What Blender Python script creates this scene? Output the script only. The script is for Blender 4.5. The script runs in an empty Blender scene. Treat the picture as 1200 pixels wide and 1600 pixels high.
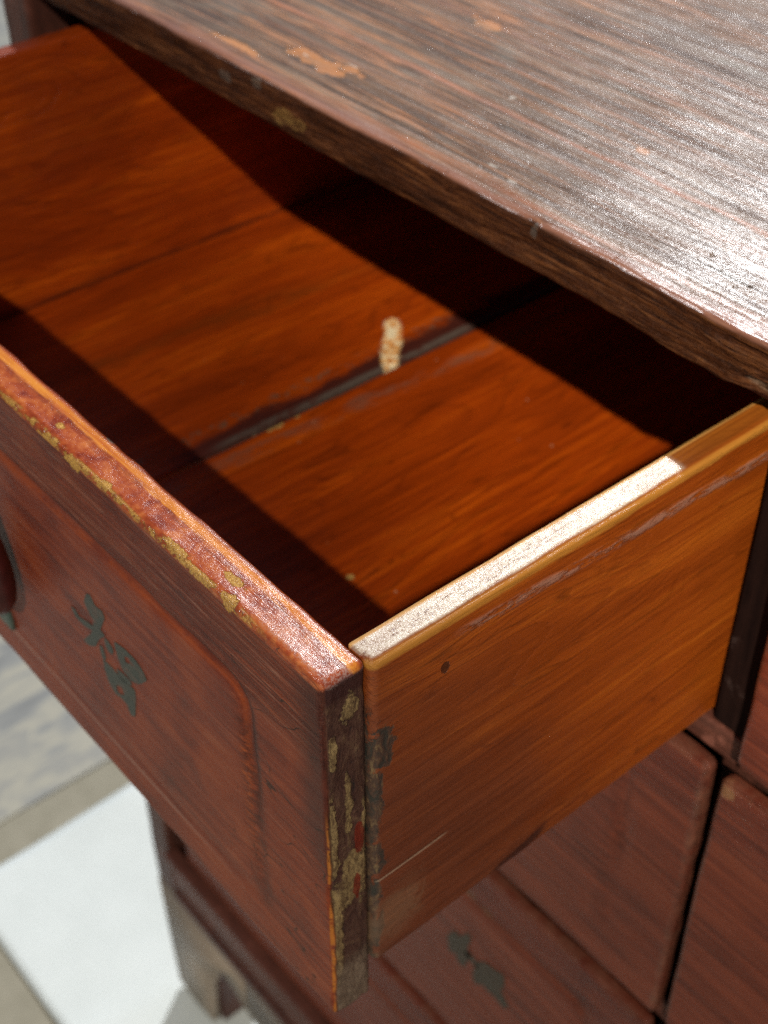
import bpy, bmesh, math, random
from mathutils import Vector, Matrix, noise as mnoise
random.seed(7)
K = 0.00065            # one drawing unit in metres: the drawer front is 268 units (17 cm) tall
sc = bpy.context.scene
col = sc.collection
R_ = math.radians

# ------------------------------------------------------------------ camera
CAM = (331.98, -241.09, 444.93)
ROWS = [(0.64368092, 0.76529133, -0.00201378),
        (0.49450711, -0.41793168, -0.76209961),
        (-0.58406985, 0.48955316, -0.64745666)]
cam_d = bpy.data.cameras.new('camera'); cam = bpy.data.objects.new('camera', cam_d); col.objects.link(cam)
rx, ry, rz = (Vector(r) for r in ROWS)
m = Matrix((rx, -ry, -rz)).transposed().to_4x4()
m.translation = Vector(CAM) * K
cam.matrix_world = m
cam_d.sensor_fit = 'HORIZONTAL'; cam_d.sensor_width = 36.0
cam_d.lens = 2184.54 / 1200 * 36
cam_d.clip_start = 0.01; cam_d.clip_end = 200
cam_d.dof.use_dof = True
cam_d.dof.focus_distance = 0.615 * 0.65
cam_d.dof.aperture_fstop = 18.0
sc.camera = cam

# ------------------------------------------------------------------ sky, sun, a lamp for the sun thrown back by a window, and an added spot lamp
DIR_A = Vector((-0.433, 0.618, 0.656)).normalized()      # towards the sun: behind the chest
DIR_B = Vector((0.79, -0.80, 1.00)).normalized()      # towards the lamp for window-thrown sun and the added spot: behind the camera
w = bpy.data.worlds.new('World'); sc.world = w; w.use_nodes = True
wn = w.node_tree.nodes; wl = w.node_tree.links
bg = wn['Background']; sky = wn.new('ShaderNodeTexSky'); sky.sky_type = 'NISHITA'
sky.sun_disc = False
sky.sun_elevation = math.asin(DIR_A.z); sky.sun_rotation = math.atan2(DIR_A.x, DIR_A.y)
wl.new(sky.outputs[0], bg.inputs[0]); bg.inputs[1].default_value = 0.05
def aim(o, d): o.rotation_euler = d.to_track_quat('Z', 'Y').to_euler()
sd = bpy.data.lights.new('sun', 'SUN'); sd.energy = 2.9; sd.angle = R_(0.55); sd.color = (0.985, 0.99, 1.0)
so = bpy.data.objects.new('sun', sd); col.objects.link(so); aim(so, DIR_A); so.location = DIR_A * 5
ld = bpy.data.lights.new('lamp_behind_camera', 'AREA'); ld.shape = 'DISK'; ld.size = 0.13
DB = 9.0; ld.energy = 2.0 * math.pi * DB * DB; ld.color = (1.0, 0.90, 0.73)
lo = bpy.data.objects.new('lamp_behind_camera', ld); col.objects.link(lo); aim(lo, DIR_B)
lo.location = Vector((-100 * K, 250 * K, -100 * K)) + DIR_B * DB
# added spot lamp: its patch ends softly, to imitate a shadow across the drawer
pd = bpy.data.lights.new('lamp_behind_camera', 'SPOT'); pd.color = ld.color; pd.shadow_soft_size = 0.06
pd.energy = 2.2 * 4 * math.pi * DB * DB
po = bpy.data.objects.new('lamp_behind_camera', pd); col.objects.link(po)
aim_at = Vector((237, 1040, 645)) * K; po.location = lo.location + Vector((0.02, 0.02, 0.0))
aim(po, po.location - aim_at)
pd.spot_size = 2 * math.atan(1200 * K / DB); pd.spot_blend = 0.045
sc.view_settings.view_transform = 'Standard'; sc.view_settings.look = 'None'
sc.view_settings.exposure = 0.0; sc.view_settings.gamma = 1.0
sc.cycles.use_denoising = False
sc.cycles.max_bounces = 6; sc.cycles.diffuse_bounces = 4

# ------------------------------------------------------------------ node expressions
class S:
    def __init__(s, M, k): s.M = M; s.k = k
    def _o(s, op, b=None, c=None): return s.M.math(op, s, b, c)
    def __add__(s, b): return s._o('ADD', b)
    __radd__ = __add__
    def __mul__(s, b): return s._o('MULTIPLY', b)
    __rmul__ = __mul__
    def __sub__(s, b): return s._o('SUBTRACT', b)
    def __rsub__(s, b): return s.M.math('SUBTRACT', b, s)
    def __truediv__(s, b): return s._o('DIVIDE', b)
    def __neg__(s): return s * -1.0
    def abs(s): return s._o('ABSOLUTE')
    def max(s, b): return s._o('MAXIMUM', b)
    def min(s, b): return s._o('MINIMUM', b)
    def pow(s, b): return s._o('POWER', b)
    def sqrt(s): return s._o('SQRT')
    def step(s, a, b):                       # 0 below a, 1 above b, smooth between
        n = s.M.n('ShaderNodeMapRange'); n.interpolation_type = 'SMOOTHSTEP'; n.clamp = True
        s.M.put(n.inputs[0], s)
        if a < b: n.inputs[1].default_value = a; n.inputs[2].default_value = b; n.inputs[3].default_value = 0; n.inputs[4].default_value = 1
        else: n.inputs[1].default_value = b; n.inputs[2].default_value = a; n.inputs[3].default_value = 1; n.inputs[4].default_value = 0
        return S(s.M, n.outputs[0])
class Mat:
    def __init__(s, name, rand=0.0):
        s.m = bpy.data.materials.new(name); s.m.use_nodes = True
        s.t = s.m.node_tree; s.bsdf = s.t.nodes['Principled BSDF']
        tc = s.n('ShaderNodeTexCoord'); mp = s.n('ShaderNodeMapping'); mp.inputs['Scale'].default_value = (1 / K,) * 3
        s.t.links.new(tc.outputs['Object'], mp.inputs[0])
        s.vec = mp.outputs[0]
        if rand:
            oi = s.n('ShaderNodeObjectInfo'); vm = s.n('ShaderNodeVectorMath'); vm.operation = 'SCALE'
            vm.inputs[0].default_value = (rand, rand * 0.7, rand * 1.3); s.t.links.new(oi.outputs['Random'], vm.inputs['Scale'])
            va = s.n('ShaderNodeVectorMath'); va.operation = 'ADD'
            s.t.links.new(mp.outputs[0], va.inputs[0]); s.t.links.new(vm.outputs[0], va.inputs[1]); s.gvec = va.outputs[0]
        else: s.gvec = s.vec
        sp = s.n('ShaderNodeSeparateXYZ'); s.t.links.new(s.vec, sp.inputs[0])
        s.x, s.y, s.z = (S(s, sp.outputs[i]) for i in range(3))
    def n(s, t): return s.t.nodes.new(t)
    def put(s, inp, v):
        if isinstance(v, S): s.t.links.new(v.k, inp)
        elif hasattr(v, 'is_output'): s.t.links.new(v, inp)
        else: inp.default_value = v
    def math(s, op, a, b=None, c=None):
        n = s.n('ShaderNodeMath'); n.operation = op; s.put(n.inputs[0], a)
        if b is not None: s.put(n.inputs[1], b)
        if c is not None: s.put(n.inputs[2], c)
        return S(s, n.outputs[0])
    def _sv(s, sc_, off=(0, 0, 0)):
        mp = s.n('ShaderNodeMapping'); mp.inputs['Scale'].default_value = sc_; mp.inputs['Location'].default_value = off
        s.t.links.new(s.gvec, mp.inputs[0]); return mp.outputs[0]
    def noise(s, sc_, detail=4, rough=0.55, dist=0.0, off=(0, 0, 0)):
        n = s.n('ShaderNodeTexNoise'); n.inputs['Scale'].default_value = 1; n.inputs['Detail'].default_value = detail
        n.inputs['Roughness'].default_value = rough; n.inputs['Distortion'].default_value = dist
        s.t.links.new(s._sv(sc_, off), n.inputs['Vector']); return S(s, n.outputs[0])
    def voro(s, sc_, off=(0, 0, 0), feature='F1'):
        n = s.n('ShaderNodeTexVoronoi'); n.feature = feature; n.inputs['Scale'].default_value = 1
        s.t.links.new(s._sv(sc_, off), n.inputs['Vector']); return S(s, n.outputs[0])
    def wave(s, sc_, direction='X', dist=3.0, detail=3.0, dscale=1.0, off=(0, 0, 0)):
        n = s.n('ShaderNodeTexWave'); n.bands_direction = direction; n.inputs['Scale'].default_value = 1
        n.inputs['Distortion'].default_value = dist; n.inputs['Detail'].default_value = detail
        n.inputs['Detail Scale'].default_value = dscale
        s.t.links.new(s._sv(sc_, off), n.inputs['Vector']); return S(s, n.outputs['Fac'])
    def ramp(s, f, stops):
        n = s.n('ShaderNodeValToRGB'); s.put(n.inputs[0], f)
        el = n.color_ramp.elements
        while len(el) < len(stops): el.new(0.5)
        for e, (p, c) in zip(el, stops): e.position = p; e.color = (*c, 1)
        return n.outputs[0]
    def mix(s, f, a, b):
        n = s.n('ShaderNodeMix'); n.data_type = 'RGBA'
        s.put(n.inputs[0], f)
        for i, v in ((6, a), (7, b)):
            if isinstance(v, tuple): n.inputs[i].default_value = (*v, 1)
            else: s.t.links.new(v, n.inputs[i])
        return n.outputs[2]
    def mul(s, c, f):                       # colour times a factor
        n = s.n('ShaderNodeVectorMath'); n.operation = 'SCALE'; s.t.links.new(c, n.inputs[0]); s.put(n.inputs['Scale'], f); return n.outputs[0]
    def rings(s, axis_s, wander, period, sharp=0.55):
        v = (axis_s + wander) * (1.0 / period); f = s.math('FRACT', v)
        return f.step(sharp, 0.97) * f.step(1.0, 0.965)
    def out(s, color, rough=0.5, height=None, dist=1.0, spec=0.5, coat=0.0, coat_rough=0.2, sss=0.0, metal=0.0, strength=1.0):
        b = s.bsdf
        if isinstance(color, tuple): b.inputs['Base Color'].default_value = (*color, 1)
        else: s.t.links.new(color, b.inputs['Base Color'])
        s.put(b.inputs['Roughness'], rough); s.put(b.inputs['Specular IOR Level'], spec)
        s.put(b.inputs['Coat Weight'], coat); b.inputs['Coat Roughness'].default_value = coat_rough
        b.inputs['Metallic'].default_value = metal
        if height is not None:
            bp = s.n('ShaderNodeBump'); bp.inputs['Distance'].default_value = dist * K; bp.inputs['Strength'].default_value = strength
            s.put(bp.inputs['Height'], height)
            s.t.links.new(bp.outputs[0], b.inputs['Normal']); s.t.links.new(bp.outputs[0], b.inputs['Coat Normal'])
        return s.m
def spots(M, pts, warp=0.5, ns=0.25):
    """irregular patches: pts = (x,y,z,rx,ry,rz); 1 inside, 0 outside"""
    nz = M.noise((ns, ns, ns), 4, 0.7) - 0.5
    d = None
    for (a, b, c, ra, rb, rc) in pts:
        e = (((M.x - a) * (1 / ra)).pow(2.0) + ((M.y - b) * (1 / rb)).pow(2.0) + ((M.z - c) * (1 / rc)).pow(2.0)).sqrt()
        d = e if d is None else d.min(e)
    return (d + nz * (warp * 4)).step(1.08, 0.92)

# ------------------------------------------------------------------ materials
def grain_scales(axis, long, across):
    v = [across] * 3; v['xyz'.index(axis)] = long; return tuple(v)

def varnished(name, axis, dark, mid, light, rand=0.0, rough=0.42, seed=0.0, ring=0.5, extra=None):
    """orange varnished softwood, grain along axis"""
    M = Mat(name, rand)
    o = (seed, seed * 1.7, seed * 0.6)
    broad = M.noise(grain_scales(axis, 0.0035, 0.02), 3, 0.5, 0.6, o)
    streak = M.noise(grain_scales(axis, 0.006, 0.22), 5, 0.6, 0.3, o)
    fine = M.noise(grain_scales(axis, 0.02, 1.1), 4, 0.65, 0.2, o)
    pore = M.noise(grain_scales(axis, 0.06, 2.6), 2, 0.6, 0.0, o)
    f = broad * 0.42 + streak * 0.34 + fine * 0.24 + pore * 0.10 - 0.05
    c = M.ramp(f, [(0.30, dark), (0.50, mid), (0.68, light)])
    vein = M.noise(grain_scales(axis, 0.0045, 0.05), 2, 0.5, 1.2, (seed + 9, 3, 1))
    c = M.mix(((vein - 0.5).abs().step(0.028, 0.0)) * streak.step(0.38, 0.58) * 0.5, c, tuple(v * 0.42 for v in dark))
    ac = {'x': M.z, 'y': M.x + M.z}[axis]
    wd = (M.noise(grain_scales(axis, 0.0030, 0.012), 2, 0.5, 0.4, (seed, 5, 2)) - 0.5) * 170 + (streak - 0.5) * 5
    rg = M.rings(ac, wd, 13.0) * 0.55 + M.rings(ac, wd * 1.02 + 3, 6.1, 0.4) * 0.3
    c = M.mix(rg * (broad * 1.3) * ring, c, tuple(v * 0.50 for v in dark))
    c = M.mix(pore.step(0.60, 0.72) * 0.30, c, tuple(v * 0.35 for v in dark))
    c = M.mix(fine.step(0.62, 0.74) * 0.25, c, tuple(min(1, v * 1.35 + 0.02) for v in light))
    h = fine * 0.35 + pore * 0.3 + streak * 0.3 - rg * 0.3
    r = M.noise((0.03, 0.03, 0.03), 4, 0.6) * 0.2 + (rough - 0.1)
    if extra: c, h, r = extra(M, c, h, r, dict(broad=broad, streak=streak, fine=fine))
    return M.out(c, r, h, 0.9, 0.45)

OR_D, OR_M, OR_L = (0.11, 0.013, 0.001), (0.35, 0.046, 0.0015), (0.68, 0.125, 0.004)

def floor_extra(M, c, h, r, q):
    n = M.noise((0.05, 0.012, 0.05), 5, 0.7)
    nn = M.noise((0.11, 0.035, 0.11), 4, 0.7, 0, (5, 5, 5))
    # grime settled along the open joint between the two bottom boards (x = -418)
    dx = M.x + 418
    left = (dx + (n - 0.5) * 42 + (nn - 0.5) * 22 + (M.y - 330).abs() * 0.03).step(-25, -13) * dx.step(1, -1)
    left = left * (M.y + n * 60).step(190, 240)
    c = M.mix(left * 0.94, c, (0.040, 0.009, 0.007))
    greyl = (dx + 5 + (n - 0.5) * 8).abs().step(4.0, 1.2) * nn.step(0.34, 0.50) * (M.y).step(205, 240)
    c = M.mix(greyl * 0.55, c, (0.10, 0.10, 0.085))
    sm = (dx - 24 - (M.y - 330) * 0.05 + (n - 0.5) * 20).abs().step(11, 3) * nn.step(0.42, 0.62)
    c = M.mix(sm * 0.55, c, (0.15, 0.085, 0.055))
    dots = (dx + 27 + (n - 0.5) * 10).abs().step(8, 3) * M.noise((0.14, 0.09, 0.14), 3, 0.7).step(0.52, 0.62)
    c = M.mix(dots * 0.7, c, (0.10, 0.085, 0.055))
    chip = spots(M, [(-414, 270, -229, 3.5, 9, 9), (-414, 292, -229, 2, 3, 9), (-237, 205, -229, 3, 3, 9)], 0.5, 0.2)
    c = M.mix(chip * 0.85, c, (0.50, 0.33, 0.10))
    # pale streak of reflected light painted across the joint
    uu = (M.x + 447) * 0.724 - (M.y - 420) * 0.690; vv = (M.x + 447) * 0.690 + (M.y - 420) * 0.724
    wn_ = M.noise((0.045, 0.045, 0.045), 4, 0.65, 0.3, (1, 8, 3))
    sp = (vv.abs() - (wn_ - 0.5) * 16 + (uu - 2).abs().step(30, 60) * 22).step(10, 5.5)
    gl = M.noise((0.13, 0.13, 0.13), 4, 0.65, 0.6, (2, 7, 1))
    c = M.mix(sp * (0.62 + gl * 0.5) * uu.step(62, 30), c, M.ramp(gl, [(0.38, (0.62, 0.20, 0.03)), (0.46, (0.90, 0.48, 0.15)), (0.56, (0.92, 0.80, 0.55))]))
    dust = M.voro((0.045, 0.045, 0.045)).step(0.07, 0.03) * nn.step(0.47, 0.55)
    c = M.mix(dust * 0.6, c, (0.55, 0.38, 0.22))
    # broad dark figure on the left board
    fig = (M.x + 575 - (M.y - 300) * 0.10 + (n - 0.5) * 60).abs().step(16, 2) * nn.step(0.30, 0.62)
    c = M.mix(fig * 0.42, c, (0.12, 0.035, 0.006))
    return c, h + left * 0.3, r + left * 0.15
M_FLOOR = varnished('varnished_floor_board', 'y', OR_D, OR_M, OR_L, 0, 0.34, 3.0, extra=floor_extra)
def inner_extra(M, c, h, r, q):
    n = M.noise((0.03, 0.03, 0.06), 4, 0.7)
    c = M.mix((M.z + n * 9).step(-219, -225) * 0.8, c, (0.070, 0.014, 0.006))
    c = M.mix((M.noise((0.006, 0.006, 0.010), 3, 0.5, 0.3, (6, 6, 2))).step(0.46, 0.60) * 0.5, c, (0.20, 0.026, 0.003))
    return c, h, r
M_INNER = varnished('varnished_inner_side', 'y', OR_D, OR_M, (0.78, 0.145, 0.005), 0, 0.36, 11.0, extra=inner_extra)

def side_extra(M, c, h, r, q):
    n = M.noise((0.05, 0.02, 0.05), 5, 0.7)
    m2 = M.noise((0.012, 0.010, 0.016), 3, 0.6, 0.5, (4, 4, 4))
    # dull brown lacquer and soft shade, both painted in, towards the front and low down
    dull = (M.y * 0.8 + M.z * 0.55 + (m2 - 0.5) * 110).step(80, -40)
    c = M.mix(dull * 0.80, c, M.ramp(q['streak'] * 0.6 + q['fine'] * 0.4, [(0.38, (0.075, 0.022, 0.012)), (0.62, (0.185, 0.052, 0.024))]))
    r = r + dull * 0.08
    # top face: pale grainy glare painted in, ending where the table top blocks it
    top = (M.z + (n - 0.5) * 1.2).step(-2.0, -0.9)
    spk = M.noise((0.55, 0.35, 0.55), 5, 0.75, 0, (2, 2, 2))
    topc = M.ramp(spk * 0.6 + q['fine'] * 0.4, [(0.38, (0.16, 0.075, 0.045)), (0.45, (0.52, 0.40, 0.29)), (0.58, (0.74, 0.66, 0.54))])
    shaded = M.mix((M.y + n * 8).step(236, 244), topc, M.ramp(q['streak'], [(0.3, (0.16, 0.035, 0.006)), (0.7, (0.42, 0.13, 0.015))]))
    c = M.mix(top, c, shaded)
    rim = (M.z + (n - 0.5) * 7).step(-8.5, -5.5) * M.z.step(-1.2, -3) * (M.x).step(-2, 1)
    c = M.mix(rim * 0.75, c, (0.56, 0.25, 0.04))
    rin = M.z.step(-4, -1.5) * M.x.step(-8.5, -10.5)
    c = M.mix(rin * 0.8, c, (0.75, 0.38, 0.10))
    # rubbed lip of old lacquer just under the rim
    lipd = (M.z + 17 + (M.y - 80) * 0.045 + (n - 0.5) * 8).abs()
    lip = lipd.step(5, 1.5) * (M.y + n * 20).step(80, 100) * M.noise((0.3, 0.06, 0.3), 4, 0.7).step(0.42, 0.56)
    c = M.mix(lip * 0.75, c, (0.36, 0.19, 0.14))
    # flaking at the joint with the front board
    a = M.noise((0.11, 0.11, 0.06), 5, 0.75, 0.8)
    edge = (M.y - 24 + (a - 0.5) * 30) - (M.z + 45).step(0, -30) * 4
    fl = (edge.step(3.5, 0.5) * M.z.step(-24, -40)).max(spots(M, [(5, 31, -62, 9, 8, 14), (5, 27, -95, 9, 5, 22)], 0.5, 0.14))
    b = M.noise((0.2, 0.2, 0.09), 4, 0.75, 0.5, (3, 1, 2))
    c = M.mix(fl * 0.95, c, M.ramp(b, [(0.40, (0.028, 0.032, 0.027)), (0.55, (0.085, 0.045, 0.03)), (0.68, (0.22, 0.15, 0.07))]))
    pale = (M.y - 42 + (a - 0.5) * 50).step(22, 5) * (M.z + 155).step(-10, -30) * m2.step(0.45, 0.6)
    c = M.mix(pale * 0.45, c, (0.26, 0.15, 0.085))
    smear = (M.z + 230.5 - (M.y - 134) * 0.22 + (n - 0.5) * 5).abs().step(5.5, 3.0) * (M.y - 134).abs().step(26, 14)
    c = M.mix(smear * 0.85, c, (0.035, 0.012, 0.010))
    nail = spots(M, [(4, 70, -33, 8, 2.6, 4.0)], 0.25, 0.4)
    c = M.mix(nail * 0.8, c, (0.03, 0.012, 0.006))
    scr = (M.z + 163.5 - (M.y - 30) * 0.012).abs().step(0.8, 0.35) * M.y.step(26, 29) * M.y.step(78, 70)
    c = M.mix(scr * 0.8, c, (0.52, 0.36, 0.24))
    h = h + top * spk * 0.45 + lip * 0.8 - fl * 0.9 + b * fl * 1.4 - nail - scr * 0.6
    h = h * (1 - top * 0.65) + top * M.noise((0.5, 0.5, 0.5), 3, 0.8, 0, (9, 9, 9)) * 0.32
    return c, h, r * (1 - top * 0.30) + fl * 0.1
M_SIDE = varnished('varnished_drawer_side', 'y', (0.15, 0.024, 0.002), (0.33, 0.064, 0.005), (0.58, 0.150, 0.011), 0, 0.33, 21.0, 0.34, extra=side_extra)

def lacquer(name, height, open_one, rand=0.0):
    """dark red lacquer over a front board: origin at the board's top right front corner, grain along x"""
    M = Mat(name, rand)
    g = M.noise((0.007, 0.4, 0.17), 5, 0.65, 0.5)
    g2 = M.noise((0.012, 1.5, 0.75), 4, 0.7, 0.25)
    mo = M.noise((0.018, 0.018, 0.022), 4, 0.6, 0.6)
    wear = M.noise((0.05, 0.07, 0.09), 5, 0.72, 0.4)
    sc_ = M.noise((0.9, 0.9, 0.9), 4, 0.7)
    c = M.ramp(g * 0.5 + mo * 0.45 + g2 * 0.12, [(0.38, (0.095, 0.016, 0.009)), (0.50, (0.200, 0.034, 0.014)), (0.60, (0.28, 0.055, 0.020)), (0.72, (0.34, 0.10, 0.045))])
    c = M.mix(g2.step(0.60, 0.70) * 0.35, c, (0.42, 0.20, 0.14))
    c = M.mix(g2.step(0.40, 0.30) * 0.45, c, (0.035, 0.010, 0.008))
    # the incised border
    hw = 296.0; hh = (height - 55 - 42) / 2; cx = -60 - hw; cz = -55 - hh
    wob = (M.noise((0.02, 0.02, 0.02), 2, 0.5) - 0.5) * 6
    qx = (M.x - cx).abs() - (hw - 16); qz = (M.z - cz).abs() - (hh - 16)
    sdf = (qx.max(0.0).pow(2.0) + qz.max(0.0).pow(2.0)).sqrt() + qx.max(qz).min(0.0) - 16 + wob
    frontm = M.y.step(3, 1)
    upper = (M.z - cz).step(-40, 60)
    topb = (M.z + 55 + (M.x).step(-60, -90) * 0).abs().step(20, 8)
    c = M.mix(frontm * sdf.step(0.0, 2.5) * sdf.step(9, 3) * (upper * 0.7 + 0.1), c, (0.040, 0.012, 0.010))
    c = M.mix(frontm * (sdf + 2.6).abs().step(3.0, 0.8) * (upper * 0.75 + 0.08) * wear.step(0.38, 0.54) * (0.42 if open_one else 0.25), c, (0.46, 0.085, 0.012))
    # pulled, raised grain in the border band over the panel
    rg = M.noise((0.010, 1.0, 0.55), 3, 0.8, 0.9, (1, 2, 3))
    band = frontm * sdf.step(1, 6) * M.z.step(-62, -50)
    c = M.mix(band * (rg - 0.5).abs().step(0.05, 0.015) * 0.6, c, (0.05, 0.014, 0.012))
    c = M.mix(band * (rg - 0.62).abs().step(0.04, 0.01) * 0.5, c, (0.42, 0.24, 0.17))
    rough = 0.40 + (mo - 0.5) * 0.2
    h = g2 * 0.45 + g * 0.25 + band * rg * 1.6
    if open_one:
        # streaks of brushed stain right of the panel line
        ts = M.noise((0.06, 0.3, 0.42), 4, 0.75, 0.3, (7, 0, 2))
        side_ = frontm * (M.x + 60).step(-14, -2) * (M.x + 60).step(12, 3) * M.z.step(-235, -225) * M.z.step(-75, -90)
        c = M.mix(side_ * ts.step(0.42, 0.58) * 0.62, c, (0.045, 0.014, 0.010))
        c = M.mix(frontm * (M.x + 66).abs().step(5, 1) * M.z.step(-190, -150) * M.z.step(-85, -105) * ts.step(0.5, 0.4) * 0.5, c, (0.50, 0.11, 0.015))
        dk = frontm * M.x.step(-26, -4) * M.z.step(-170, -90) * 0.7
        c = M.mix(dk, c, (0.050, 0.018, 0.016))
        ln = M.noise((0.004, 0.4, 0.05), 2, 0.5, 0.3)
        c = M.mix(frontm * (M.z + 236 + (ln - 0.5) * 10).abs().step(1.6, 0.5) * M.x.step(-70, -160) * 0.55, c, (0.50, 0.31, 0.24))
        # top face
        top = (M.z + (wear - 0.5) * 2.5).step(-5.5, -2.5)
        md = M.noise((0.22, 0.22, 0.22), 4, 0.65, 0.5, (3, 3, 8))
        tc = M.ramp(wear * 0.72 + md * 0.28, [(0.38, (0.20, 0.022, 0.008)), (0.5, (0.40, 0.072, 0.016)), (0.62, (0.60, 0.17, 0.040))])
        tg = M.noise((0.012, 0.30, 0.30), 4, 0.7, 0.5, (1, 1, 5))
        c = M.mix(top, c, tc)
        fib = (tg - 0.5).abs().step(0.03, 0.008) * M.y.step(10, 14)
        c = M.mix(top * fib * 0.6, c, (0.16, 0.035, 0.012))
        inn = (M.y + (tg - 0.5) * 14).step(15.5, 18) * (M.y + (tg - 0.5) * 6).step(22.5, 20.5)
        c = M.mix(inn * M.z.step(-9, -3) * 0.92, c, M.ramp(tg, [(0.35, (0.52, 0.10, 0.010)), (0.65, (0.85, 0.33, 0.04))]))
        c = M.mix((M.y + (tg - 0.5) * 6).step(20.5, 23) * M.z.step(-14, -8), c, M.ramp(tg, [(0.4, (0.16, 0.020, 0.006)), (0.65, (0.45, 0.09, 0.012))]))
        # bare wood where the outer edge has chipped
        en = M.noise((0.045, 0.09, 0.09), 5, 0.75, 0.5, (2, 6, 1))
        er = M.noise((0.020, 0.05, 0.05), 3, 0.6, 0.0, (9, 2, 1))
        ed = (M.y * 0.75 - M.z * 0.55)
        chip = (ed - en * 8 + 3.3).step(0.6, -0.3) * er.step(0.50, 0.54)
        chip = chip.max((ed - 1.6).step(0.8, 0.0) * M.noise((0.09, 0.15, 0.15), 4, 0.7).step(0.47, 0.53))
        chip = chip * M.x.step(-30, -60)
        chip = chip.max(spots(M, [(-235, 9.7, 0, 3.6, 2.0, 5), (-77, 10.8, 0, 7, 2.6, 5), (-68, 1, -1, 5, 3.5, 6), (-113, 2.5, 0, 10, 2.2, 5), (-176, 2, 0, 4, 2.4, 5), (-92, 1.0, -1, 12, 1.8, 4), (-206, 0, -2, 9, 1.8, 5)], 0.55, 0.26))
        c = M.mix(chip, c, M.ramp(sc_, [(0.38, (0.46, 0.19, 0.030)), (0.6, (0.90, 0.52, 0.12))]))
        c = M.mix(spots(M, [(-207, 25, -1, 4, 3, 4)], 0.4, 0.2) * 0.8, c, (0.12, 0.13, 0.10))
        # orange worn arris down the right-hand edge
        ar = (M.x + 0.2 - wear * 2).step(-1.4, -0.2) * M.y.step(2.2, 1.0)
        c = M.mix(ar * M.z.step(-85, -110) * wear.step(0.40, 0.52) * 0.65, c, (0.62, 0.22, 0.03))
        # flaking lacquer on the end grain
        endm = M.x.step(-1.4, 0.4) * M.z.step(-2.5, -4.5) * M.y.step(1.2, 2.6)
        a = M.noise((0.14, 0.14, 0.055), 5, 0.72, 0.9, (1, 4, 2))
        b = M.noise((0.30, 0.30, 0.14), 5, 0.8, 0.5, (6, 1, 2))
        ec = M.ramp(a * 0.62 + b * 0.38, [(0.34, (0.030, 0.030, 0.027)), (0.43, (0.070, 0.030, 0.024)), (0.54, (0.120, 0.058, 0.040)), (0.63, (0.17, 0.10, 0.055)), (0.72, (0.34, 0.25, 0.11))])
        tan = spots(M, [(2, 15, -24, 6, 5.5, 9), (2, 16, -149, 6, 8, 22), (2, 8, -160, 6, 5, 14), (2, 3.6, -190, 6, 3.2, 50), (2, 5, -48, 5, 2.5, 12), (2, 13, -92, 4, 2.2, 22), (2, 3.5, -115, 4, 2.4, 34), (2, 22, -128, 4, 2.0, 34)], 0.55, 0.13)
        redp = spots(M, [(2, 19, -122, 5, 3.0, 13), (2, 17, -160, 5, 2.2, 10)], 0.4, 0.15)
        ec = M.mix(M.z.step(-18, -12), ec, (0.055, 0.020, 0.018))
        ec = M.mix(tan * 0.85, ec, M.ramp(b, [(0.40, (0.12, 0.070, 0.036)), (0.6, (0.46, 0.32, 0.14))]))
        ec = M.mix(redp * 0.9, ec, (0.20, 0.022, 0.010))
        ec = M.mix(M.z.step(-212, -232) * 0.75, ec, M.ramp(b, [(0.3, (0.10, 0.065, 0.045)), (0.65, (0.32, 0.24, 0.17))]))
        c = M.mix(endm, c, ec)
        cracks = (M.noise((0.010, 0.2, 0.030), 2, 0.5, 0.4, (3, 9, 1)) - 0.5).abs().step(0.004, 0.0015) * frontm * M.x.step(-120, -50)
        c = M.mix(cracks * 0.8, c, (0.02, 0.008, 0.006))
        h = h * (1 - top * 0.6) + top * (sc_ * 0.04 + md * 0.34 + wear * 0.4) - chip * 1.6 + chip * sc_ * 1.6 + endm * (a * 3.2 + b * 2.2 + tan * 1.2)
        rough = rough + top * -0.14 + endm * 0.06 + chip * 0.2
        coat = top * (M.x.step(-260, -10) * 0.75 + 0.02) + 0.03
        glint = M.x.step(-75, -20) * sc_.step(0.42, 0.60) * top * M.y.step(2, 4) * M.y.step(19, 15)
        c = M.mix(glint * 0.45, c, (0.62, 0.50, 0.44))  # pale glint painted into the top face near the corner
    else:
        a = M.noise((0.05, 0.05, 0.05), 5, 0.75, 0.6, (4, 4, 4))
        edge_r = (-M.x).min(-M.z).min(M.x + 745).min(M.z + height)
        wr = (edge_r - a * 9 + 1.5).step(1.5, -0.5)
        c = M.mix(spots(M, [(-739, 1, -7, 7, 7, 8)], 0.4, 0.12), c, (0.62, 0.40, 0.17))
        c = M.mix((M.x + (a - 0.5) * 7).step(-7, -4) * 0.55, c, (0.20, 0.14, 0.11))
        c = M.mix(wr * 0.75, c, M.ramp(a, [(0.40, (0.06, 0.035, 0.028)), (0.62, (0.26, 0.19, 0.13))]))
        bd = M.noise((0.03, 0.05, 0.12), 4, 0.8, 0.4, (8, 2, 2))
        c = M.mix(frontm * (M.x + 66 + (bd - 0.5) * 26).abs().step(9, 3) * M.z.step(-height + 30, -height + 60) * bd.step(0.40, 0.55) * 0.75, c, (0.06, 0.024, 0.020))
        c = M.mix(frontm * bd.step(0.58, 0.68) * 0.45, c, (0.060, 0.026, 0.022))
        c = M.mix(spots(M, [(-205, -1, -48, 10, 5, 7), (-182, -1, -52, 8, 5, 5)], 0.5, 0.1) * 0.65, c, (0.30, 0.22, 0.09))
        coat = 0.25
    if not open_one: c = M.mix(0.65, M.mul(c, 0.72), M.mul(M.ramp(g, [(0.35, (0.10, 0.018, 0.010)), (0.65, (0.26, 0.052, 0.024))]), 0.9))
    M.bsdf.inputs['IOR'].default_value = 1.36
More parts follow.
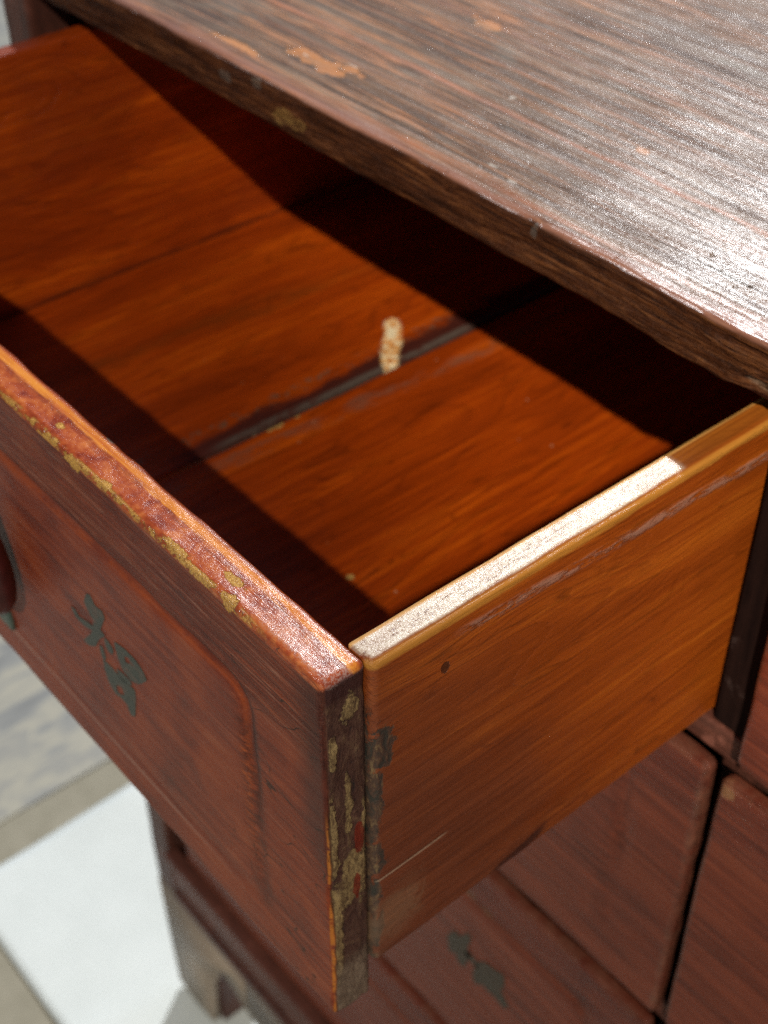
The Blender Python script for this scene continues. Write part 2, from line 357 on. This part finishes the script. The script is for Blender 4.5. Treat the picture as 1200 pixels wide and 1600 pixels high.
    return M.out(c, rough, h, 0.9, 0.3, coat, 0.22)
M_LACQ = lacquer('worn_red_lacquer_front', 268, True)
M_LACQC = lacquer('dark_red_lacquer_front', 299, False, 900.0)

def top_mat():
    M = Mat('weathered_table_top')
    g = M.noise((0.0032, 0.075, 0.2), 4, 0.6, 0.5)
    g2 = M.noise((0.006, 0.36, 0.5), 5, 0.7, 0.25)
    g3 = M.noise((0.010, 1.1, 1.0), 3, 0.7, 0.1)
    mo = M.noise((0.012, 0.022, 0.02), 4, 0.6, 0.3)
    fx = M.noise((0.42, 0.42, 0.42), 2, 0.8)
    spk = M.noise((0.40, 0.40, 0.40), 3, 0.7, 0, (3, 3, 3))
    c = M.ramp(g * 0.45 + g2 * 0.35 + mo * 0.2, [(0.36, (0.046, 0.023, 0.013)), (0.47, (0.095, 0.051, 0.029)), (0.56, (0.150, 0.092, 0.055)), (0.68, (0.25, 0.165, 0.10))])
    c = M.mix(g2.step(0.60, 0.70) * 0.35, c, (0.33, 0.20, 0.14))
    fl1 = M.noise((0.0035, 0.30, 0.3), 3, 0.6, 0.15, (1, 4, 4)); fl2 = M.noise((0.006, 0.75, 0.6), 3, 0.65, 0.1, (5, 1, 4))
    c = M.mix((fl1 - 0.5).abs().step(0.030, 0.006) * 0.65, c, (0.030, 0.015, 0.011))
    c = M.mix((fl2 - 0.46).abs().step(0.020, 0.004) * 0.5, c, (0.028, 0.014, 0.010))
    c = M.mix((fl2 - 0.57).abs().step(0.026, 0.004) * 0.4, c, (0.42, 0.28, 0.18))
    fl3 = M.noise((0.0028, 0.22, 0.3), 3, 0.6, 0.1, (12, 7, 3))
    c = M.mix((fl3 - 0.55).abs().step(0.035, 0.006) * ((M.x + (mo - 0.5) * 300).step(-100, -420) * 0.6 + 0.15), c, (0.55, 0.24, 0.11))
    # red-orange stripes where the old lacquer survives
    for (y0, dy, w_, s_) in ((377, -0.012, 2.4, 0.75), (352, 0.01, 2.2, 0.3), (300, 0.0, 3.5, 0.55), (470, -0.01, 2.0, 0.4), (520, 0.0, 3.0, 0.3), (425, 0.0, 1.6, 0.35)):
        ln = M.y - y0 - (M.x + 300) * dy + (M.noise((0.008, 0.02, 0.02), 2, 0.5, 0, (y0, 0, 0)) - 0.5) * 16
        c = M.mix(ln.abs().step(w_ * 1.5, w_ * 0.2) * g3.step(0.38, 0.6) * s_, c, (0.46, 0.17, 0.085))
    kn = spots(M, [(-425, 331, 52, 34, 7, 30), (-398, 341, 52, 14, 5, 30), (-391, 470, 52, 17, 7, 30), (-182, 401, 52, 6, 3, 30), (-480, 306, 52, 24, 4, 30)], 0.85, 0.06)
    c = M.mix(kn * (g3 * 0.9 + mo * 0.5 - 0.1), c, M.ramp(g3, [(0.35, (0.42, 0.15, 0.045)), (0.65, (0.62, 0.27, 0.09))]))
    bl = M.noise((0.012, 0.05, 0.05), 4, 0.6, 0.2, (8, 8, 8))
    c = M.mix(bl.step(0.56, 0.72) * 0.35, c, (0.16, 0.17, 0.15))
    rimm = (M.y - 287 - (bl - 0.5) * 18).step(12, 2) * M.z.step(49.5, 51.5)
    c = M.mix(rimm * 0.6, c, (0.30, 0.125, 0.085))
    # front edge: dark, rubbed, with a bare patch
    ed = M.y.step(289.5, 288) * M.z.step(52.5, 50.5)
    e1 = M.noise((0.016, 0.1, 0.30), 5, 0.72, 0.8, (2, 2, 7)); e2 = M.noise((0.06, 0.2, 0.4), 4, 0.7, 0.5)
    ec = M.ramp(e1 * 0.7 + e2 * 0.3, [(0.40, (0.026, 0.009, 0.004)), (0.51, (0.070, 0.022, 0.008)), (0.60, (0.145, 0.052, 0.018)), (0.70, (0.30, 0.13, 0.05))])
    c = M.mix(ed, c, ec)
    bp = spots(M, [(-398, 287, 33, 17, 8, 6), (-410, 287, 29, 8, 6, 4)], 0.45, 0.09)
    c = M.mix(bp * 0.65 * e2.step(0.35, 0.6), c, (0.34, 0.20, 0.06))
    gp = spots(M, [(-432, 286, 47, 6, 8, 4), (-470, 286, 40, 8, 8, 4), (-162, 286, 47, 2.2, 8, 5)], 0.6, 0.16)
    c = M.mix(gp * 0.35, c, (0.17, 0.16, 0.14))
    wht = spots(M, [(-292, 394, 52, 2.6, 1.8, 9), (-229, 317, 52, 4, 1.2, 9), (-207, 311, 52, 4, 1.1, 9), (-437, 333, 52, 4, 1.0, 9), (-402, 347, 52, 5, 1.0, 9), (-330, 428, 52, 1.8, 1.1, 9)], 0.9, 0.5)
    c = M.mix(wht * 0.6, c, (0.6, 0.55, 0.5))
    nicks = M.voro((0.05, 0.05, 0.05), (0, 0, 0)).step(0.10, 0.04) * M.noise((0.02, 0.02, 0.02), 2).step(0.5, 0.56)
    h = g2 * 0.20 + g3 * 0.10 + fx * 0.06 + spk * 0.08 + wht * 1.6 - nicks * 1.5 + ed * (e1 * 3.5 + e2 * 2) - kn * 0.5
    r = 0.235 + (mo - 0.5) * 0.14 + (g2 - 0.5) * 0.22 + ed * 0.35
    gt = fx.step(0.38, 0.62)
    return M.out(c, r, h, 0.9, (gt * 0.50 + 0.20) * (g2.step(0.38, 0.60) * 0.5 + 0.5) * (fl3.step(0.60, 0.50) * 0.4 + 0.6) * (1 - (fl1 - 0.5).abs().step(0.030, 0.006) * 0.7) * (1 - ed * 0.55), 0.0, 0.3)
M_TOP = top_mat()

def dark_wood(name, dark, light, axis='z', rough=0.5):
    M = Mat(name, 500.0)
    g = M.noise(grain_scales(axis, 0.008, 0.14), 5, 0.65, 0.4); b = M.noise((0.03, 0.03, 0.03), 5, 0.7, 0.4)
    f = M.noise(grain_scales(axis, 0.05, 0.8), 3, 0.7)
    c = M.ramp(g * 0.6 + b * 0.4, [(0.35, dark), (0.65, light)])
    c = M.mix(b.step(0.60, 0.68) * 0.5, c, tuple(v * 1.9 + 0.03 for v in light))
    return M.out(c, rough, f * 0.6 + g * 0.4, 1.0, 0.35 if rough < 0.75 else 0.05)
M_FRAME = dark_wood('dark_red_frame_wood', (0.035, 0.014, 0.011), (0.12, 0.040, 0.026))
M_RAIL = dark_wood('dark_red_rail_wood', (0.05, 0.018, 0.013), (0.17, 0.055, 0.035), 'x')
M_SHADE_POST = dark_wood('shade_black_post_wood', (0.006, 0.003, 0.003), (0.022, 0.010, 0.008), 'z', 0.8)  # upper middle post: the shade of the gap put into a near-black wood
M_CARC = dark_wood('dark_carcass_wood', (0.03, 0.012, 0.008), (0.07, 0.025, 0.014), 'y', 0.7)  # dark brown wood for the boards of the carcass
def apron_mat():
    M = Mat('bare_greyed_apron_wood')
    g = M.noise((0.008, 0.2, 0.12), 5, 0.6, 0.3); b = M.noise((0.012, 0.012, 0.012), 3, 0.6)
    c = M.ramp(g * 0.5 + b * 0.5, [(0.35, (0.24, 0.18, 0.13)), (0.65, (0.39, 0.315, 0.24))])
    return M.out(c, 0.6, g, 1.0)
M_APRON = apron_mat()
def ink_mat(name='faded_green_black_ink', old=False):
    M = Mat(name)
    n = M.noise((0.12, 0.12, 0.12), 4, 0.7); g = M.noise((0.03, 1, 0.45), 4, 0.75)
    c = M.ramp(n * 0.45 + g * 0.55, [(0.36, (0.014, 0.024, 0.019)), (0.52, (0.038, 0.048, 0.036)), (0.58, (0.08, 0.046, 0.030)), (0.68, (0.18, 0.045, 0.022))])
    if old: c = M.mix(0.62, c, (0.048, 0.026, 0.016))
    return M.out(c, 0.42, g, 0.5)
M_INK = ink_mat(); M_INKB = ink_mat('browned_old_ink', True)
def handle_mat():
    M = Mat('maroon_lacquered_pull')
    n = M.noise((0.05, 0.05, 0.05), 4, 0.6)
    return M.out(M.ramp(n, [(0.35, (0.030, 0.005, 0.005)), (0.65, (0.07, 0.011, 0.010))]), 0.45, n, 1.0, 0.5)
M_HANDLE = handle_mat()
def brass_mat():
    M = Mat('tarnished_back_plate')
    n = M.noise((0.08, 0.08, 0.08), 5, 0.7)
    return M.out(M.ramp(n, [(0.35, (0.05, 0.09, 0.08)), (0.65, (0.14, 0.17, 0.14))]), 0.5, n, 1.0, 0.5, metal=0.4)
M_PLATE = brass_mat()
def marble_mat():
    M = Mat('grey_veined_marble')
    wv = M.noise((0.010, 0.0022, 0.006), 6, 0.6, 0.9)
    v = M.noise((0.022, 0.005, 0.012), 5, 0.6, 0.8, (3, 3, 3))
    c = M.ramp(wv * 0.6 + v * 0.4, [(0.36, (0.19, 0.195, 0.19)), (0.45, (0.27, 0.275, 0.26)), (0.51, (0.42, 0.40, 0.32)), (0.56, (0.29, 0.29, 0.265)), (0.66, (0.46, 0.43, 0.34))])
    return M.out(c, 0.45, v, 0.5)
M_MARBLE = marble_mat()
def plain(name, c1, c2, s_=0.02, rough=0.7):
    M = Mat(name); n = M.noise((s_,) * 3, 5, 0.65); f = M.noise((0.3,) * 3, 3, 0.6)
    return M.out(M.ramp(n * 0.7 + f * 0.3, [(0.35, c1), (0.65, c2)]), rough, n + f, 1.0, 0.3)
M_TAN = plain('beige_stone_border', (0.27, 0.25, 0.185), (0.34, 0.315, 0.24))
M_GROUND = plain('beige_concrete', (0.27, 0.245, 0.19), (0.36, 0.33, 0.26), 0.006)
M_PAPER = plain('white_sheet', (0.68, 0.73, 0.71), (0.74, 0.79, 0.77), 0.01, 0.65)

# ------------------------------------------------------------------ mesh builders
ORG = {}
def link(name, mesh, mat, org, parent=None):
    if isinstance(mesh, bpy.types.Mesh): me = mesh
    o = bpy.data.objects.new(name, me); col.objects.link(o)
    if mat and not me.materials: me.materials.append(mat)
    place(o, org, parent)
    return o
def place(o, org, parent):
    ORG[o] = Vector(org)
    if parent: o.parent = parent; o.location = (Vector(org) - ORG[parent]) * K
    else: o.location = Vector(org) * K
def mesh_of(name, vs, fs, smooth=True):
    me = bpy.data.meshes.new(name); me.from_pydata([(a * K, b * K, c * K) for a, b, c in vs], [], fs)
    me.update()
    if smooth: me.shade_smooth()
    return me
def axis_steps(a, b, cell, r):
    L = b - a; e = min(r * 1.6, L * 0.3)
    n = max(1, int(round((L - 2 * e) / cell)))
    s_ = [0, 0.12, 0.3, 0.55, 0.8]
    return [a + e * t for t in s_] + [a + e + (L - 2 * e) * i / n for i in range(n + 1)] + [b - e * t for t in reversed(s_)]
def rbox(name, lo, hi, r=3.0, cell=20.0, rf=None, df=None, cells=None):
    """box with rounded, optionally worn edges; lo/hi in the object's own units"""
    cs = cells or (cell,) * 3
    r = min(r, *[(hi[i] - lo[i]) * 0.49 for i in range(3)])
    ax = [axis_steps(lo[i], hi[i], cs[i], r) for i in range(3)]
    n = [len(a) - 1 for a in ax]
    ids = {}; vs = []; fs = []
    def vid(i, j, k):
        q = (i, j, k)
        if q not in ids:
            p = Vector((ax[0][i], ax[1][j], ax[2][k]))
            rr = r * (rf(p) if rf else 1.0)
            c_ = Vector([min(max(p[t], lo[t] + rr), hi[t] - rr) for t in range(3)])
            d = p - c_; L = d.length
            nn = d / L if L > 1e-9 else Vector((0, 0, 1))
            p2 = c_ + nn * rr
            if df: p2 = p2 + nn * df(p, nn)
            ids[q] = len(vs); vs.append(p2)
        return ids[q]
    for k in (0, n[2]):
        for i in range(n[0]):
            for j in range(n[1]):
                f = [vid(i, j, k), vid(i + 1, j, k), vid(i + 1, j + 1, k), vid(i, j + 1, k)]
                fs.append(f if k else f[::-1])
    for j in (0, n[1]):
        for i in range(n[0]):
            for k in range(n[2]):
                f = [vid(i, j, k), vid(i + 1, j, k), vid(i + 1, j, k + 1), vid(i, j, k + 1)]
                fs.append(f[::-1] if j else f)
    for i in (0, n[0]):
        for j in range(n[1]):
            for k in range(n[2]):
                f = [vid(i, j, k), vid(i, j + 1, k), vid(i, j + 1, k + 1), vid(i, j, k + 1)]
                fs.append(f if i else f[::-1])
    return mesh_of(name, vs, fs)
def NZ(p, s_, seed=0.0): return mnoise.noise(Vector((p[0] * s_[0] + seed, p[1] * s_[1] + seed * 1.3, p[2] * s_[2] - seed)))
def part(name, lo, hi, mat, parent, r=2.0, cell=60.0, wob=0.5, **kw):
    """a board given in world units; its origin sits at its lower corner"""
    org = Vector(lo); size = Vector(hi) - org
    df = kw.pop('df', None) or (lambda p, n: wob * NZ(p + org, (0.02, 0.02, 0.02), 3))
    me = rbox(name, (0, 0, 0), tuple(size), r, cell, df=df, **kw)
    return link(name, me, mat, org, parent)

# ------------------------------------------------------------------ the ground
def sheet(name, x0, x1, y0, y1, z, mat, kind='structure', thick=6.0, cell=80, parent=None):
    me = rbox(name, (0, 0, 0), (x1 - x0, y1 - y0, thick), 1.5, cell)
    o = link(name, me, mat, (x0, y0, z), parent)
    if kind: o['kind'] = kind
    return o
GZ = -1560.0
g = sheet('ground', -60000, 60000, -60000, 60000, GZ - 60, M_GROUND, thick=50, cell=6000)
mb = sheet('marble_paving', -6500, -1268, -3500, 6500, GZ - 9.5, M_MARBLE, thick=8, cell=400)
bd = sheet('stone_border', -1266, 2600, -3500, 6500, GZ - 9.5, M_TAN, thick=6.5, cell=400)

# white sheet lying under and beside the chest, with a soft fold
vs = []; fs = []
nx, ny = 90, 60
X0, X1, Y0, Y1 = -1186, 420, 101, 1000
def paper_z(x, y):
    t = (x + 806) / 60.0
    fold = 10.0 * math.exp(-abs(t) * 1.4) * max(0, min(1, (330 - y) / 200)) if True else 0
    edge = 7.0 * math.exp(-((x - X0) / 90) ** 2) * max(0, 1 - abs(y - 430) / 160)
    return 1.2 + fold + edge + 2.0 * mnoise.noise(Vector((x * 0.004, y * 0.004, 1)))
for i in range(nx + 1):
    for j in range(ny + 1):
        x = X0 + (X1 - X0) * i / nx; y = Y0 + (Y1 - Y0) * j / ny
        under = 1.0 if not (x > -812 and y > 285) else 0.15
        vs.append((x, y, max(0.6, paper_z(x, y) * under)))
for i in range(nx):
    for j in range(ny):
        a = i * (ny + 1) + j; fs.append((a, a + ny + 1, a + ny + 2, a + 1))
nb = len(vs); vs += [(a, b, c - 1.6) for a, b, c in vs]
fs += [tuple(nb + q for q in reversed(f)) for f in list(fs)]
rim = [i * (ny + 1) for i in range(nx + 1)] + [nx * (ny + 1) + j for j in range(1, ny + 1)] + [i * (ny + 1) + ny for i in range(nx - 1, -1, -1)] + [j for j in range(ny - 1, 0, -1)]
for a, b in zip(rim, rim[1:] + rim[:1]): fs.append((b, a, nb + a, nb + b))
pp = link('white_sheet', mesh_of('white_sheet', [(a + 400, b - 400, c) for a, b, c in vs], fs), M_PAPER, (-400, 400, GZ + 0.2))
pp['label'] = 'large white sheet spread on the paving under the foot of the chest'; pp['category'] = 'sheet'

# ------------------------------------------------------------------ the chest
chest = bpy.data.objects.new('drawer_chest', None); col.objects.link(chest); place(chest, (0, 300, GZ), None)
chest['label'] = 'old red lacquered wooden drawer chest with worn edges and its top drawer pulled open'
chest['category'] = 'chest of drawers'

# table top: one wide board with a bruised, wavy front edge
TX0, TX1, TY0, TY1, TZ0, TZ1 = -905.0, 930.0, 286.5, 800.0, 20.0, 53.0
def top_df(p, n):
    d = 0.6 * NZ(p, (0.02, 0.05, 0.05), 2)
    if p.y < TY0 + 8:
        ny = max(0.0, -n.y)
        d += ny * (1.7 * NZ(p, (0.012, 0.1, 0.05), 5) + 1.0 * NZ(p, (0.05, 0.1, 0.14), 8) + 0.5 * NZ(p, (0.16, 0.1, 0.3), 1))
        if 0.3 < n.z < 0.95: d += 0.8 * NZ(p, (0.06, 0, 0), 4)
        # split, lifted fibres at the right
        t = max(0, 1 - abs(p.x + 10) / 70)
        d += t * (4.2 * NZ(p, (0.035, 0.1, 0.25), 6) + 1.6 * NZ(p, (0.10, 0.1, 0.5), 3)) * max(0.0, -n.y)
        if n.z < -0.2: d -= 3.6 * max(0, 1 - abs(p.x - 20) / 45) - 1.6 * max(0, 1 - abs(p.x + 55) / 22)
        if 0.2 < n.z < 0.97 and abs(p.x + 162) < 5: d -= 1.6
    return d
def top_rf(p): return 1.0 + 0.45 * NZ(p, (0.02, 0, 0), 12)
def seg_cells(lo, hi): return None
me = rbox('table_top', (TX0, TY0, TZ0), (TX1, TY1, TZ1), 3.6, 20, rf=top_rf, df=top_df, cells=(4.5, 12, 3.2))
top = link('table_top', me, M_TOP, (0, 0, 0), chest)

# carcass
part('side_board', (-800, 330, -1240), (-784, 780, 19.5), M_CARC, chest)
part('side_board', (809, 330, -1240), (825, 780, 19.5), M_CARC, chest)
part('back_board', (-783, 782, -1240), (808, 792, 19.5), M_CARC, chest)
part('corner_post', (-812, 285, -1284), (-766, 329, 19), M_FRAME, chest, 4, 40, 1.0)
part('corner_post', (791, 285, -1284), (837, 329, 19), M_FRAME, chest, 4, 40, 1.0)
part('corner_post', (-814, 760, GZ + 4), (-801, 800, 19), M_FRAME, chest, 4, 80, 1.0)
part('corner_post', (826, 760, GZ + 4), (839, 800, 19), M_FRAME, chest, 4, 80, 1.0)
part('middle_post', (8, 305, -239), (37, 350, 19), M_SHADE_POST, chest, 3, 40, 0.8)
part('middle_post', (9, 326, -1170), (34, 350, -265), M_FRAME, chest, 3, 40, 0.8)
part('partition', (14, 352, -1165), (28, 780, 19), M_CARC, chest)
RZ = [-252.0, -571.0, -889.0]
for z in RZ:
    for xa, xb in ((-765, 33), (34.5, 790)):
        part('rail', (xa, 304, z - 12), (xb, 325, z + 12), M_RAIL, chest, 3, 30, 1.0)
        part('runner', (xa + 4, 352, z - 10), (xb - 40, 779, z - 2), M_CARC, chest)
part('rail', (-765, 306, 6), (790, 325, 19), M_RAIL, chest, 2, 40, 0.6)
# moulding ledge, apron and feet
part('base_ledge', (-765, 276, -1190), (790, 299, -1170), M_RAIL, chest, 5, 20, 1.5)
part('base_moulding', (-765, 286, -1262), (790, 299, -1191), M_RAIL, chest, 4, 20, 1.5)
part('base_ledge', (-765, 280, -1284), (790, 299, -1263), M_FRAME, chest, 5, 20, 1.2)
# apron with a scalloped opening next to each foot
def prism(name, prof, y0, y1, mat, org, parent):
    bm = bmesh.new(); k = 1.0
    f0 = [bm.verts.new(((a - org[0]) * K, (y0 - org[1]) * K, (c - org[2]) * K)) for a, c in prof]
    f = bm.faces.new(f0)
    ex = bmesh.ops.extrude_face_region(bm, geom=[f])
    bmesh.ops.translate(bm, verts=[v for v in ex['geom'] if isinstance(v, bmesh.types.BMVert)], vec=(0, (y1 - y0) * K, 0))
    bmesh.ops.recalc_face_normals(bm, faces=bm.faces)
    bmesh.ops.bevel(bm, geom=[e for e in bm.edges if abs(e.verts[0].co.y - e.verts[1].co.y) < 1e-9], offset=2.0 * K, segments=2, affect='EDGES')
    me = bpy.data.meshes.new(name); bm.to_mesh(me); bm.free(); me.shade_smooth()
    return link(name, me, mat, org, parent)
def foot_prof(s_):
    pts = [(-812, -1285), (-600, -1285), (-600, -1382), (-630, -1362), (-655, -1350), (-672, -1362), (-684, -1400), (-700, -1440), (-704, -1500), (-706, -1548), (-752, -1555), (-800, -1545), (-806, -1440)]
    return [(x * s_, z) for x, z in (pts if s_ > 0 else pts)]
for s_ in (1, -1):
    pr = [((x if s_ == 1 else 25 - x), z) for x, z in foot_prof(1)]
    part('foot_block', (min(-800 * s_, -698 * s_) + (25 if s_ < 0 else 0), 300, GZ + 6), (max(-800 * s_, -698 * s_) + (25 if s_ < 0 else 0), 372, -1264), M_FRAME, chest, 3, 40, 1.0)
    prism('bracket_foot', pr, 284, 299, M_APRON, (-700 * s_ + (25 if s_ < 0 else 0), 284, -1400), chest)
ap = [(-599, -1285)] + [(624, -1285)] + [(624, -1383)] + [(624 - 1223 * i / 24, -1383 - 10 * math.sin(math.pi * i / 24)) for i in range(1, 24)] + [(-599, -1383)]
prism('apron', ap, 284.4, 298.6, M_APRON, (0, 284, -1300), chest)
part('bottom_board', (-783, 330, -1262), (808, 781, -1250), M_CARC, chest)

# ------------------------------------------------------------------ drawer fronts
def groove(x, z, height, inset_r=60.0):
    hw = 296.0; hh = (height - 97) / 2; cx = -inset_r - hw; cz = -55 - hh
    qx = abs(x - cx) - (hw - 16); qz = abs(z - cz) - (hh - 16)
    return math.hypot(max(qx, 0), max(qz, 0)) + min(max(qx, qz), 0) - 16
def front_df(height, hero):
    def f(p, n):
        d = 0.35 * NZ(p, (0.01, 0.05, 0.03), 2)
        if n.y < -0.6:
            s_ = groove(p.x, p.z, height) + 3.0 * mnoise.noise(Vector((p.x * 0.02, 0, p.z * 0.02)))
            up = min(1, max(0.22, (p.z + height * 0.6) / 60))
            d -= 2.4 * math.exp(-((s_ - 1) / 3.2) ** 2) * up
            if s_ < 0: d += 0.8 * min(1, -s_ / 12)
        if hero and n.x > 0.5 and p.z < -14:
            d += 1.0 * NZ(p, (0.1, 0.12, 0.05), 3) + 0.8 * NZ(p, (0.1, 0.3, 0.12), 7) - 0.5
        if n.z > 0.2 or n.x > 0.2: d += 0.5 * NZ(p, (0.06, 0.2, 0.06), 9)
        if hero and n.x > 0.2 and n.z < -0.2: d -= 2.0
        return d
    return f
def front_rf(p): return 1.0 + 0.5 * NZ(p, (0.03, 0.03, 0.03), 4)

# the open drawer
OFX0, OFX1 = -716.0, 2.5
me = rbox('open_front', (OFX0, 0, -268), (OFX1, 25, 0), 4.0, 4, rf=front_rf, df=front_df(268, True), cells=(3.6, 3.0, 3.0))
drawer = link('drawer', me, M_LACQ, (0, 0, 0), chest)
drawer['label'] = 'top drawer pulled far out of the chest, with painted characters on its front'
me = rbox('side_r', (-12, 25.3, -237), (5, 700, 0), 3.0, 8, rf=lambda p: 1.0 + 0.35 * NZ(p, (0.05, 0.04, 0.05), 2) + (0.5 if p.x > 0 else -0.3), df=lambda p, n: 0.4 * NZ(p, (0.05, 0.02, 0.05), 6) - (1.0 if (n.z > 0.5) else 0.0), cells=(3, 7, 7))
link('side_panel', me, M_SIDE, (0, 0, 0), drawer)
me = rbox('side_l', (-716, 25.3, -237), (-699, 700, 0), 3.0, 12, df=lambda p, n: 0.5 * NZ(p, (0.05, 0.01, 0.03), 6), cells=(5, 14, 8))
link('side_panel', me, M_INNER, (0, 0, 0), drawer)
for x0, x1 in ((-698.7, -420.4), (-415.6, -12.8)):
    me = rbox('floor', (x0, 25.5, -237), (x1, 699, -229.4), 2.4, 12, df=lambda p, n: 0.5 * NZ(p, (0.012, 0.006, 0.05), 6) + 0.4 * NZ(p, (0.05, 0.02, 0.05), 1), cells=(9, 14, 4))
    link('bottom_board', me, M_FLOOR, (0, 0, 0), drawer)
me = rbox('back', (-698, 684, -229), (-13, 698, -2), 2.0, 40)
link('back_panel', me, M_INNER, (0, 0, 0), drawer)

def ink(name, poly, y, parent, holes=(), org=(0, 0, 0), mat=None):
    """brush stroke: a thin skin of ink on a front board"""
    def smooth(pl):
        for _ in range(1):
            o = []
            for i in range(len(pl)):
                a, b = Vector(pl[i]), Vector(pl[(i + 1) % len(pl)])
                o += [tuple(a * 0.86 + b * 0.14), tuple(a * 0.14 + b * 0.86)]
            pl = o
        return pl
    cu = bpy.data.curves.new(name, 'CURVE'); cu.dimensions = '2D'; cu.fill_mode = 'BOTH'; cu.extrude = 0.15 * K
    for pl in [poly] + list(holes):
        pl = smooth(pl); sp = cu.splines.new('POLY'); sp.points.add(len(pl) - 1); sp.use_cyclic_u = True
        for q, (a, b) in zip(sp.points, pl): q.co = (a * K, b * K, 0, 1)
    tmp = bpy.data.objects.new('tmp', cu); me = bpy.data.meshes.new_from_object(tmp)
    bpy.data.objects.remove(tmp); bpy.data.curves.remove(cu)
    for v in me.vertices:
        x, z, dpt = v.co.x, v.co.y, v.co.z
        v.co = (x, y * K - dpt, z)
    me.update(); me.materials.clear(); me.materials.append(mat or M_INK)
    return link(name, me, mat or M_INK, org, parent)
c1 = [(-243.5, -132.4), (-238.1, -131.6), (-234.0, -135.2), (-224.7, -131.2), (-217.4, -130.0), (-214.7, -123.6), (-219.8, -120.1), (-223.4, -114.8), (-218.2, -104.3), (-213.4, -101.8), (-209.6, -107.5), (-201.4, -105.7), (-199.1, -109.6), (-205.1, -120.6), (-208.5, -126.1), (-202.8, -126.8), (-212.3, -137.1), (-219.2, -148.6), (-227.8, -154.1), (-234.9, -155.0), (-223.4, -141.3), (-218.6, -134.6), (-228.8, -138.7), (-239.2, -139.1)]
c2a = [(-193.1, -123.0), (-181.0, -120.0), (-169.8, -119.7), (-163.1, -123.0), (-159.1, -128.4), (-170.6, -140.9), (-179.0, -144.8), (-188.3, -143.4), (-192.0, -134.5)]
c2b = [(-212.2, -152.9), (-201.9, -151.5), (-196.4, -153.0), (-188.4, -152.6), (-176.4, -150.2), (-177.6, -160.4), (-182.0, -178.2), (-188.1, -182.0), (-190.4, -174.4), (-195.2, -173.8), (-203.8, -176.3), (-210.6, -170.9), (-212.3, -161.4)]
h1 = [(-182.6, -127.1), (-177.3, -124.3), (-176.4, -128.6), (-182.9, -132.4)]
h2 = [(-200.3, -165.5), (-192.6, -162.2), (-191.9, -167.8), (-199.8, -172.2)]
b1 = [(-229.8, -141.9), (-217.6, -120.9), (-211.9, -125.1), (-202.0, -104.7), (-196.2, -110.9), (-202.3, -131.4), (-196.5, -137.7), (-204.0, -167.5), (-213.5, -167.6), (-215.9, -156.8), (-224.9, -165.6)]
b2 = [(-187.5, -135.7), (-175.7, -123.4), (-165.1, -121.5), (-153.3, -115.6), (-150.6, -127.7), (-154.4, -146.1), (-143.0, -156.5), (-149.0, -170.0), (-161.9, -165.0), (-172.6, -167.2), (-178.3, -165.2), (-188.6, -176.0), (-193.0, -165.3)]
STROKES = [[(-204.9, -129.9), (-201.6, -128.6), (-195.4, -132.5), (-197.5, -138.2), (-202.6, -139.7), (-205.5, -135.6)], [(-196.0, -147.5), (-188.9, -146.2), (-180.2, -145.8), (-179.0, -149.0), (-187.7, -153.5), (-194.9, -153.7)], [(-213.4, -141.8), (-209.2, -140.7), (-207.2, -148.9), (-210.4, -153.8), (-213.5, -150.2)]]
YI = -1.05
ink('painted_character', c1, YI, drawer)
ink('painted_character', c2a, YI, drawer, [h1])
ink('painted_character', c2b, YI, drawer, [h2])
for st in STROKES: ink('brush_stroke', st, YI, drawer)

def lathe(name, prof, mat, org, parent, n=28, sx=1.0, sy=1.0):
    vs = []; fs = []
    for (r, z) in prof:
        for i in range(n):
            a = 2 * math.pi * i / n; vs.append((r * math.cos(a) * sx, r * math.sin(a) * sy, z))
    for k in range(len(prof) - 1):
        for i in range(n):
            a = k * n + i; b = k * n + (i + 1) % n; fs.append((a, b, b + n, a + n))
    fs.append(tuple(range(n))[::-1]); fs.append(tuple((len(prof) - 1) * n + i for i in range(n)))
    return link(name, mesh_of(name, vs, fs), mat, org, parent)
drop = [(0.5, 0), (7, -1.5), (13, -5), (17.5, -12), (19.5, -22), (19.5, -34), (17.5, -50), (13.5, -68), (9.5, -84), (6.5, -98), (5.5, -108), (3, -112), (0.4, -113)]
def pull(parent, org):
    lathe('handle', [(r, -106 - z) for r, z in drop][::-1], M_HANDLE, org, parent, sy=0.7)
    o = Vector(org)
    lathe('handle_stem', [(4.5, -8), (4.5, 8)], M_PLATE, (o.x, o.y - 0, o.z + 2), parent)
pull(drawer, (-318, -18, -74))
part('handle_plate', (-378, -3.4, -232), (-345, 0.2, -80), M_PLATE, drawer, 1.5, 20, 0.2)

# closed drawers
def closed_front(height, wid=745.0):
    return rbox('closed_front', (-wid, 0, -height), (0, 14, 0), 5.0, 8, rf=front_rf, df=front_df(height, False), cells=(7, 6, 6))
me299 = closed_front(299); me255 = closed_front(255)
def closed(name, me, org):
    return link(name, me, M_LACQC, org, chest)
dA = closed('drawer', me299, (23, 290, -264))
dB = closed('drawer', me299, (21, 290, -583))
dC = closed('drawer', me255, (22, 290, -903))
ink('painted_character', b1, -1.2, dB, org=(21, 290, -583), mat=M_INKB)
ink('painted_character', b2, -1.2, dB, org=(21, 290, -583), mat=M_INKB)
ink('brush_stroke', [(-206, -141), (-196, -134), (-186, -140), (-188, -150), (-198, -147)], -1.2, dB, org=(21, 290, -583), mat=M_INKB)
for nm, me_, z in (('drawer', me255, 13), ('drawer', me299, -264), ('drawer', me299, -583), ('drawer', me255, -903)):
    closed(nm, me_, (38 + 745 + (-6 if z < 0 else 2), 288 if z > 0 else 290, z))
